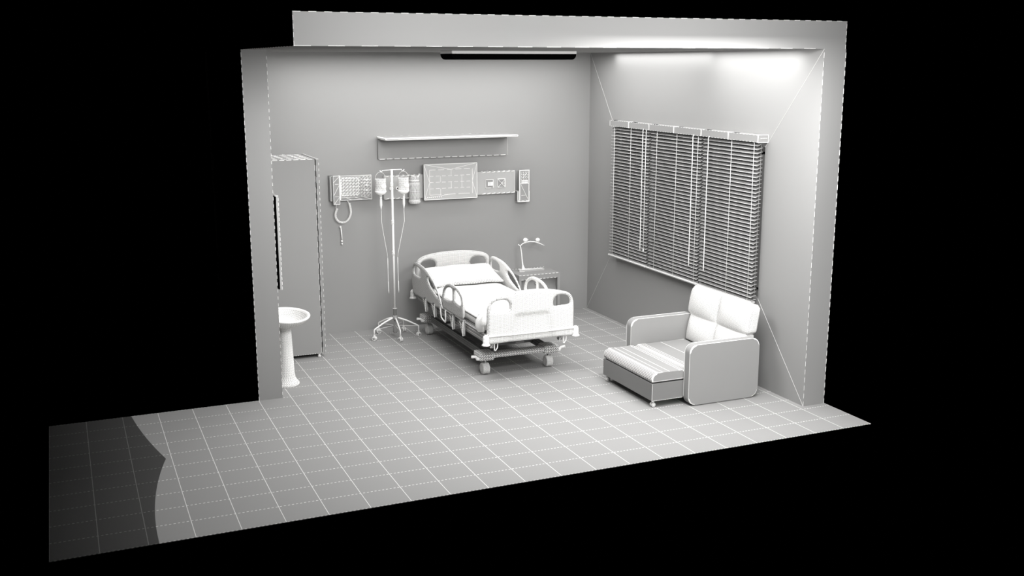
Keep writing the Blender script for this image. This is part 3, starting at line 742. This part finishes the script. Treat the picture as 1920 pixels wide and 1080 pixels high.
for x in (4.062, 4.768):
    for y in (2.735, 4.475):
        bm = B(); s = -1 if x < BX else 1
        lathe(bm, [(0.0, -0.030), (0.022, -0.034), (0.040, -0.037), (0.050, -0.037), (0.058, -0.033), (0.061, -0.024), (0.0605, -0.012), (0.058, 0.0), (0.0605, 0.012), (0.061, 0.024), (0.058, 0.033), (0.050, 0.037), (0.040, 0.037), (0.022, 0.034), (0.0, 0.030)], (x, y, 0.061), 'X', 30)
        box(bm, x - 0.006, x + 0.006, y - 0.02, y + 0.02, 0.10, 0.156)
        cs = obj('caster', bm, METAL, bed)
        bm = B(); tube(bm, [(x + s * 0.06, y - 0.055, 0.178), (x + s * 0.105, y - 0.055, 0.182), (x + s * 0.12, y - 0.055, 0.205), (x + s * 0.165, y - 0.055, 0.210)], [0.018, 0.018, 0.013, 0.014], 10)
        obj('brake_pedal', bm, WHITE, bed)

# mattress, blanket, pillow
bm = B(); gbox(bm, 3.995, 4.835, 2.455, 4.555, 0.494, 0.585, 0.03, 0, 0.03)
tag(obj('mattress', bm, PILW, loc=(BX, 3.5, 0.494)), 'thin mattress lying on the hospital bed deck under the blanket', 'mattress')
bm = B()   # blanket: top sheet with folds, draped over the left foot corner
NU, NV = 62, 108
def blanket_pt(i, j):
    u = i / NU; v = j / NV
    y = 4.18 - v * (4.18 - 2.448)
    over = 0.028
    s = (u - 0.5) * (0.86 + 2 * 0.05)             # arc position across the bed
    hw = 0.415
    drop = 0
    if abs(s) > hw: drop = abs(s) - hw; x = BX + math.copysign(hw + 0.006, s)
    else: x = BX + s
    z = 0.612 + 0.040 * math.exp(-((s) / 0.30) ** 2) * math.sin(PI * min(1, v * 1.1)) ** 0.6
    z += 0.004 * math.sin(26 * v + 3 * u) * (1 - abs(2 * u - 1)) + 0.003 * math.sin(55 * v - 5 * u)
    z += 0.006 * math.sin(9 * u + 4 * v)
    e = 1 - max(0, (abs(s) - (hw - 0.10)) / 0.10) ** 2 if abs(s) > hw - 0.10 else 1
    z = 0.594 + (z - 0.594) * max(0, min(1, e)) - drop * 1.0
    if v > 0.93: z -= (v - 0.93) * 0.05
    return Vector((x, y, z))
top = [[bm.verts.new(blanket_pt(i, j)) for j in range(NV + 1)] for i in range(NU + 1)]
bot = [[bm.verts.new(blanket_pt(i, j) - Vector((0, 0, 0.006)) + (Vector((0.004, 0, 0)) * (1 if i < 3 else -1 if i > NU - 3 else 0))) for j in range(NV + 1)] for i in range(NU + 1)]
for i in range(NU):
    for j in range(NV):
        f = bm.faces.new((top[i][j], top[i][j + 1], top[i + 1][j + 1], top[i + 1][j])); f.smooth = True
        f = bm.faces.new((bot[i][j], bot[i + 1][j], bot[i + 1][j + 1], bot[i][j + 1])); f.smooth = True
for i in range(NU):
    bm.faces.new((top[i][0], top[i + 1][0], bot[i + 1][0], bot[i][0])); bm.faces.new((top[i][NV], bot[i][NV], bot[i + 1][NV], top[i + 1][NV]))
for j in range(NV):
    bm.faces.new((top[0][j], bot[0][j], bot[0][j + 1], top[0][j + 1])); bm.faces.new((top[NU][j], top[NU][j + 1], bot[NU][j + 1], bot[NU][j]))
tag(obj('blanket', bm, WOOL, loc=(BX, 3.3, 0.59)), 'white blanket spread over the bed below the pillow', 'blanket')
bm = B()   # folded bundle at the foot corner
def blob(bm, c, r, n=26, m=16, f=None, mi=0):
    rings = []
    for a in range(m + 1):
        th = -PI / 2 + PI * a / m
        if a in (0, m): rings.append([bm.verts.new(Vector(c) + Vector((0, 0, r[2] * math.sin(th))))]); continue
        ring = []
        for k in range(n):
            ph = 2 * PI * k / n; d = Vector((r[0] * math.cos(th) * math.cos(ph), r[1] * math.cos(th) * math.sin(ph), r[2] * math.sin(th)))
            if f: d = f(d, th, ph)
            ring.append(bm.verts.new(Vector(c) + d))
        rings.append(ring)
    for a, b in zip(rings, rings[1:]):
        for k in range(n):
            vs = []
            for v in (a[k % len(a)], a[(k + 1) % len(a)], b[(k + 1) % len(b)], b[k % len(b)]):
                if v not in vs: vs.append(v)
            fc = bm.faces.new(vs); fc.smooth = True; fc.material_index = mi
def fold(d, th, ph):
    k = 1 + 0.05 * math.sin(5 * ph + 2 * th) + 0.03 * math.sin(9 * ph)
    d = d * k
    if d.z < 0: d.x -= 0.25 * abs(d.z) * 0.3; d.y *= 0.85
    px_, pz_ = 4.055 + d.x, 0.552 + d.z
    if px_ > 3.988 and pz_ < 0.622: d.z = 0.622 - 0.552
    elif px_ > 3.960 and pz_ < 0.484: d.z = 0.484 - 0.552
    return d
blob(bm, (4.055, 2.615, 0.552), (0.122, 0.160, 0.112), 44, 30, fold)
tag(obj('folded_sheet', bm, WOOL, loc=(4.08, 2.57, 0.47)), 'bundled white sheet end bulging over the near left corner of the mattress', 'sheet')
bm = B()   # pillow
NP, MP = 44, 30
def pil(i, j, s):
    u = 2 * i / NP - 1; v = 2 * j / MP - 1
    w = (max(0, 1 - abs(u) ** 3.2) * max(0, 1 - abs(v) ** 3.0)) ** 0.55
    pinch = 1 - 0.06 * (1 - abs(u) ** 2) * abs(v) - 0.02 * abs(u)
    x = BX + 0.012 + u * 0.428 * (1 - 0.05 * (1 - abs(v))) * (1.0)
    y = 4.325 + v * 0.238 * (1 - 0.07 * (1 - abs(u)))
    z = 0.636 + 0.25 * (y - 4.09) + (0.070 if s > 0 else -0.012) * w + 0.004 * math.sin(7 * u + 2 * v)
    return (x, y, z)
tp, bt = {}, {}
for i in range(NP + 1):
    for j in range(MP + 1):
        tp[i, j] = bm.verts.new(pil(i, j, 1))
        bt[i, j] = tp[i, j] if i in (0, NP) or j in (0, MP) else bm.verts.new(pil(i, j, -1))
for i in range(NP):
    for j in range(MP):
        f = bm.faces.new((tp[i, j], tp[i + 1, j], tp[i + 1, j + 1], tp[i, j + 1])); f.smooth = True
        try: f = bm.faces.new((bt[i, j], bt[i, j + 1], bt[i + 1, j + 1], bt[i + 1, j])); f.smooth = True
        except ValueError: pass
tag(obj('pillow', bm, wire('pillow_top_mesh', 0.0040, 0.270, 0.96), loc=(BX, 4.34, 0.6)), 'wide white pillow leaning at the head of the hospital bed', 'pillow')

# ================================================================== bedside cabinet
t = thing('bedside_cabinet', 'low grey bedside cabinet with a drawer in the back corner', 'cabinet', (5.49, 4.74, 0))
nx0, nx1, ny0, ny1, nz1 = 5.225, 5.765, 4.53, YB - 0.004, 0.585
bm = B()
box(bm, nx0, nx1, ny0, ny1, nz1 - 0.02, nz1); box(bm, nx0, nx0 + 0.03, ny0, ny1, 0.02, nz1 - 0.02); box(bm, nx1 - 0.03, nx1, ny0, ny1, 0.02, nz1 - 0.02)
box(bm, nx0 + 0.03, nx1 - 0.03, ny1 - 0.02, ny1, 0.02, nz1 - 0.02); box(bm, nx0 + 0.03, nx1 - 0.03, ny0 + 0.02, ny1 - 0.02, 0.02, 0.05)
box(bm, nx0 + 0.03, nx1 - 0.03, ny0, ny0 + 0.03, 0.53, nz1 - 0.02); box(bm, nx0 + 0.03, nx1 - 0.03, ny0, ny1 - 0.02, 0.325, 0.355)
dashes(bm, (nx0, ny0, nz1), (nx1, ny0, nz1), 0.006, 1, 0.047, 0.6); dashes(bm, (nx0, ny1 - 0.02, nz1 + 0.001), (nx1, ny1 - 0.02, nz1 + 0.001), 0.005, 1, 0.04, 0.35)
dashes(bm, (nx0 + 0.03, ny0 - 0.001, 0.53), (nx1 - 0.03, ny0 - 0.001, 0.53), 0.005, 1, 0.045, 0.6); dashes(bm, (nx1 - 0.14, ny0 - 0.001, 0.357), (nx1 - 0.03, ny0 - 0.001, 0.357), 0.006, 1, 0.03, 0.5)
line(bm, (nx1, ny0, 0.02), (nx1, ny0, nz1), 0.003, 2)
obj('cabinet_body', bm, [CLAY, WHITE, CLAY_L], t)
bm = B(); n = 20   # concave/convex drawer front
rows = []
for k in range(n + 1):
    a = k / n; z = 0.36 + 0.165 * a
    yo = ny0 + 0.012 + 0.035 * math.sin(PI * a) ** 0.8
    rows.append([bm.verts.new((nx0 + 0.034, yo, z)), bm.verts.new((nx1 - 0.034, yo, z)), bm.verts.new((nx1 - 0.034, ny0 + 0.09, z)), bm.verts.new((nx0 + 0.034, ny0 + 0.09, z))])
for a, b in zip(rows, rows[1:]):
    for k in range(4):
        f = bm.faces.new((a[k], a[(k + 1) % 4], b[(k + 1) % 4], b[k])); f.smooth = k == 0
bm.faces.new(rows[0][::-1]); bm.faces.new(rows[-1])
dr = obj('drawer', bm, CLAY, t)
bm = B(); tube(bm, [(5.445, 4.56, 0.472), (5.448, 4.525, 0.478), (5.456, 4.515, 0.468), (5.478, 4.515, 0.464)], 0.006, 6); obj('drawer_knob', bm, WHITE, dr)
bm = B(); box(bm, nx0 + 0.034, nx1 - 0.034, ny0 + 0.015, ny0 + 0.035, 0.055, 0.32); obj('lower_door', bm, CLAY, t)

# bird branch lamp
t = thing('branch_ornament', 'slender white branch ornament with two round birds on the bedside cabinet', 'ornament', (5.45, 4.75, nz1))
bm = B(); box(bm, 5.325, 5.655, 4.74, 4.80, nz1 + 0.0005, nz1 + 0.026, 0)
line(bm, (5.325, 4.74, nz1 + 0.026), (5.63, 4.74, nz1 + 0.026), 0.007); line(bm, (5.325, 4.74, nz1 + 0.003), (5.39, 4.74, nz1 + 0.003), 0.005); line(bm, (5.325, 4.74, nz1 + 0.003), (5.325, 4.74, nz1 + 0.026), 0.005); line(bm, (5.33, 4.80, nz1 + 0.026), (5.50, 4.80, nz1 + 0.026), 0.005)
obj('base', bm, [CLAY_L, WHITE], t)
def L(x, y): # point on the plane y=4.77 from measured picture offsets in metres
    return (x, 4.77, y)
bm = B()
tube(bm, [L(5.385, 0.605), L(5.384, 0.63), L(5.378, 0.665), L(5.368, 0.74), L(5.362, 0.81), L(5.350, 0.88), L(5.345, 0.904)], [0.024, 0.018, 0.0085, 0.0075, 0.0065, 0.006, 0.006], 8)
obj('trunk', bm, WHITE, t)
bm = B()
tube(bm, [L(5.345, 0.904), L(5.375, 0.930), L(5.42, 0.944), L(5.475, 0.950), L(5.54, 0.941), L(5.60, 0.920), L(5.668, 0.886)], [0.006, 0.006, 0.0065, 0.0065, 0.0065, 0.006, 0.005], 8)
tube(bm, [L(5.347, 0.902), L(5.335, 0.910), L(5.316, 0.926)], [0.006, 0.005, 0.004], 6)
obj('branch', bm, WHITE, t)
for x, z, r, beak in ((5.412, 0.972, 0.0285, 1), (5.577, 0.963, 0.0275, 0)):
    bm = B(); blob(bm, (x, 4.77, z), (r, r * 0.9, r * 0.93), 18, 12)
    if beak: tube(bm, [(x + r * 0.8, 4.77, z - 0.004), (x + r + 0.006, 4.77, z - 0.001), (x + r + 0.015, 4.77, z - 0.001)], [0.010, 0.005, 0.001], 6)
    else: tube(bm, [(x, 4.77 + r * 0.7, z), (x + 0.002, 4.77 + r + 0.012, z + 0.006)], [0.010, 0.004], 6)
    blob(bm, (x, 4.77, z - r - 0.002), (0.010, 0.008, 0.010), 8, 6)
    obj('bird', bm, WHITE, t)

# ================================================================== sofa bed
t = thing('sofa_bed', 'compact grey pull-out armchair sofa under the window with tufted back cushion', 'sofa', (5.75, 1.6, 0))
for y0_, y1_ in ((1.020, 1.116), (2.098, 2.196)):
    bm = B(); extrude(bm, rrect(5.383, 6.142, 0.008, 0.578, 0.075, 8), XZ, y0_, y1_, 0, 0.010, 3, 1)
    obj('armrest', bm, [CLAY, WHITE], t)
bm = B(); box(bm, 5.055, 5.95, 1.120, 2.060, 0.066, 0.226)
for p, q in (((5.055, 1.12, 0.066), (5.055, 1.12, 0.226)), ): line(bm, p, q, 0.004)
dashes(bm, (5.055, 1.12, 0.066), (5.38, 1.12, 0.066), 0.005, 1, 0.012, 0.5)
obj('pull_out_base', bm, [CLAY_M, WHITE], t)
def slabcushion(x0, x1, y0_, y1_, z0_, z1_, r, back_r, name, nseg=7):
    bm = B(); prof = []
    for k in range(nseg + 1): a = PI - (PI / 2) * k / nseg; prof.append((x0 + r + r * math.cos(a), z1_ - r + r * math.sin(a)))
    flat_n = 5
    for k in range(1, flat_n): prof.append((x0 + r + (x1 - back_r - x0 - r) * k / flat_n, z1_))
    for k in range(nseg + 1): a = PI / 2 * (1 - k / nseg); prof.append((x1 - back_r + back_r * math.cos(a), z1_ - back_r + back_r * math.sin(a)))
    prof += [(x1, z0_), (x0 + 0.006, z0_)]
    extrude(bm, prof, XZ, y0_, y1_, 0, 0.012, 2, 1)
    # seams running across the front
    for k in range(nseg + 1):
        line(bm, (prof[k][0], y0_ + 0.012, prof[k][1]), (prof[k][0], y1_ - 0.012, prof[k][1]), 0.0035, 1)
    return bm, prof
bm, pr = slabcushion(5.052, 5.405, 1.122, 2.058, 0.240, 0.326, 0.058, 0.03, 'a')
for a in range(25):
    y = 1.15 + a * 0.034; line(bm, pr[0] and (pr[0][0], y, 0.252), (pr[3][0], y + 0.05, pr[3][1]), 0.003, 1)
for x in (5.24, 5.17, 5.35, 5.375, 5.12): line(bm, (x, 1.13, 0.3262), (x, 2.05, 0.3262), 0.004, 1)
obj('front_cushion', bm, [CLAY, WHITE], t)
bm, pr = slabcushion(5.410, 6.02, 1.120, 2.094, 0.232, 0.318, 0.05, 0.02, 'b')
for x in (5.47, 5.485, 5.51, 5.535, 5.72): line(bm, (x, 1.13, 0.3182), (x, 2.085, 0.3182), 0.0035, 1)
obj('seat_cushion', bm, [CLAY, WHITE], t)
bm = B(); box(bm, 6.06, 6.20, 1.118, 2.096, 0.03, 0.50); box(bm, 5.95, 6.06, 1.118, 2.096, 0.03, 0.225); obj('back_frame', bm, CLAY, t)
bm = B()   # tufted back cushion
NY, NZ = 84, 48
zlo, zhi = 0.320, 0.872
def bc(i, j, front):
    u = i / NY; v = j / NZ; z = zlo + (zhi - zlo) * v
    seam = 0.47
    hw = 0.483 + (0.040 if v > seam else 0) * min(1, (v - seam) / 0.05 if v > seam else 0)
    if v > 0.88: hw -= 0.045 * ((v - 0.88) / 0.12) ** 2
    if v > seam: hw -= 0.012 * max(0, 1 - (v - seam) / 0.08)
    y = 1.606 + (0.014 if v > seam else 0) + (u - 0.5) * 2 * hw
    xb = 5.985 + 0.105 * v + 0.0
    if not front:
        return (xb + 0.125 - 0.02 * v, y, z - (0.015 if v > 0.95 else 0))
    cu = (u * 2) % 1 if u < 1 else 1.0
    cv = v / seam if v < seam else (v - seam) / (1 - seam)
    bulge = (max(0, math.sin(PI * min(1, max(0, cu)))) ** 0.45) * (max(0, math.sin(PI * min(1, max(0, cv)))) ** 0.42)
    return (xb + 0.035 - 0.060 * bulge, y, z + (-0.02 if v < 0 else 0))
fr, bk = {}, {}
for i in range(NY + 1):
    for j in range(NZ + 1):
        fr[i, j] = bm.verts.new(bc(i, j, 1)); bk[i, j] = bm.verts.new(bc(i, j, 0))
for i in range(NY):
    for j in range(NZ):
        f = bm.faces.new((fr[i, j], fr[i + 1, j], fr[i + 1, j + 1], fr[i, j + 1])); f.smooth = True
        f = bm.faces.new((bk[i, j], bk[i, j + 1], bk[i + 1, j + 1], bk[i + 1, j])); f.smooth = True
# rims with intermediate rows
def rim(seq):
    prev = None
    for a, b in seq:
        col = [fr[a, b]] + [bm.verts.new(fr[a, b].co.lerp(bk[a, b].co, s / 6)) for s in range(1, 6)] + [bk[a, b]]
        if prev:
            for s in range(6):
                f = bm.faces.new((prev[s], col[s], col[s + 1], prev[s + 1])); f.smooth = True
        prev = col
rim([(i, 0) for i in range(NY + 1)]); rim([(i, NZ) for i in range(NY + 1)]); rim([(0, j) for j in range(NZ + 1)]); rim([(NY, j) for j in range(NZ + 1)])
bmesh.ops.remove_doubles(bm, verts=list(bm.verts), dist=0.0003)
obj('back_cushion', bm, CUSH, t)
for y in (1.155, 2.02):
    for x in (5.085, ):
        bm = B()
        for s in (-1, 1): lathe(bm, [(0, -0.008), (0.016, -0.008), (0.022, -0.004), (0.022, 0.004), (0.016, 0.008), (0, 0.008)], (x + 0.0, y + s * 0.013, 0.0225), 'Y', 14)
        tube(bm, [(x, y, 0.02), (x, y, 0.067)], 0.012, 8)
        obj('caster', bm, METAL, t)
# ================================================================== lights
def shape_beam(l, strength=1.0, residual=0.2):
    """the lamps' beams stop at two arcs on the left end of the floor"""
    l.use_nodes = True; nt = l.node_tree; em = nt.nodes['Emission']
    g = nt.nodes.new('ShaderNodeNewGeometry')
    si = nt.nodes.new('ShaderNodeSeparateXYZ'); nt.links.new(g.outputs['Incoming'], si.inputs[0])
    sp = nt.nodes.new('ShaderNodeSeparateXYZ'); nt.links.new(g.outputs['Position'], sp.inputs[0])
    x, y, z = si.outputs; px, py, pz = sp.outputs
    t = mth(nt, 'DIVIDE', pz, mth(nt, 'MAXIMUM', mth(nt, 'MULTIPLY', z, -1), 0.001))
    qx = mth(nt, 'ADD', mth(nt, 'MULTIPLY', x, t), px); qy = mth(nt, 'ADD', mth(nt, 'MULTIPLY', y, t), py)
    def disc(cx, cy, r):
        dx = mth(nt, 'SUBTRACT', qx, cx); dy = mth(nt, 'SUBTRACT', qy, cy)
        d = mth(nt, 'SQRT', mth(nt, 'ADD', mth(nt, 'MULTIPLY', dx, dx), mth(nt, 'MULTIPLY', dy, dy)))
        return mth(nt, 'SUBTRACT', r, d)
    d = mth(nt, 'MAXIMUM', disc(6.666, 0.066, 6.0), disc(10.0, 3.557, 9.358))
    inside = mth(nt, 'GREATER_THAN', d, 0.0)
    # only directions that land on the open strip of floor are shaped
    strip = mth(nt, 'MULTIPLY', mth(nt, 'LESS_THAN', qy, 2.80), mth(nt, 'LESS_THAN', z, -0.02))
    strip = mth(nt, 'MULTIPLY', strip, mth(nt, 'LESS_THAN', qx, 1.2))
    m = mth(nt, 'MAXIMUM', inside, mth(nt, 'SUBTRACT', 1.0, strip))
    fade = mth(nt, 'ADD', mth(nt, 'MULTIPLY', d, 0.9), 1.0, True)      # dies away outside the arcs
    r = mth(nt, 'MULTIPLY', fade, residual)
    nt.links.new(mth(nt, 'MULTIPLY', mth(nt, 'MAXIMUM', m, r), strength), em.inputs['Strength'])
def area(name, loc, size, power, target=None, spread=180):
    l = bpy.data.lights.new(name, 'AREA'); l.shape = 'RECTANGLE'; l.size, l.size_y = size; l.energy = power; l.spread = math.radians(spread)
    l.cycles.use_multiple_importance_sampling = False
    o = bpy.data.objects.new(name, l); COL.objects.link(o); o.location = loc
    if target: o.rotation_euler = (Vector(target) - Vector(loc)).to_track_quat('-Z', 'Y').to_euler()
    shape_beam(l)
    return o
area('ceiling_area_light', (5.85, 1.55, 3.18), (0.7, 1.4), 16)  # unseen area lamps under the ceiling, no fitting modelled
area('ceiling_area_light', (5.80, 3.35, 3.18), (0.5, 1.6), 17)
area('ceiling_area_light', (3.9, 4.2, 3.17), (3.2, 0.6), 22)
area('ceiling_area_light', (4.3, 4.45, 3.17), (3.6, 0.25), 21)
area('ceiling_area_light', (3.40, 1.60, 3.17), (1.6, 1.2), 80)
area('wall_washer_light', (6.27, 3.30, 3.19), (0.06, 2.0), 6.5)
area('wall_washer_light', (6.24, 1.58, 3.192), (0.05, 1.36), 5)
area('front_fill_light', (4.75, -1.2, 3.0), (2.0, 0.4), 66, (4.75, 1.5, 2.6))  # unseen fills added in front of the room to brighten it
area('front_fill_light', (5.0, 0.0, 3.3), (1.6, 0.5), 106)
area('front_fill_light', (3.0, -4.5, 4.0), (2.5, 1.5), 70, (4.5, 4.0, 1.8))
area('front_fill_light', (5.6, -4.0, 1.6), (2.0, 1.2), 11, (5.9, 1.0, 0.5), 50)  # low fill added for the faces turned to the front right
area('front_fill_light', (2.6, -2.5, 3.5), (1.0, 1.0), 12, (2.3, 4.0, 2.6), 60)

# ================================================================== world, camera
w = bpy.data.worlds.new('World'); sc.world = w; w.use_nodes = True
w.node_tree.nodes['Background'].inputs[0].default_value = (0, 0, 0, 1); w.node_tree.nodes['Background'].inputs[1].default_value = 0
cam = bpy.data.cameras.new('camera'); co = bpy.data.objects.new('camera', cam); COL.objects.link(co); sc.camera = co
cam.sensor_width = 36; cam.lens = 1977.89 * 36 / 1920; cam.clip_start = 0.05; cam.clip_end = 100
yaw, pitch, roll = 0.405343929, 0.210977199, -0.000408416
f = Vector((math.sin(yaw) * math.cos(pitch), math.cos(yaw) * math.cos(pitch), -math.sin(pitch)))
r = Vector((math.cos(yaw), -math.sin(yaw), 0)); u = r.cross(f)
r2 = r * math.cos(roll) + u * math.sin(roll); u2 = u * math.cos(roll) - r * math.sin(roll)
m = Matrix((r2, u2, -f)).transposed().to_4x4(); m.translation = Vector((0.26182528, -6.81845349, 3.09057132))
co.matrix_world = m
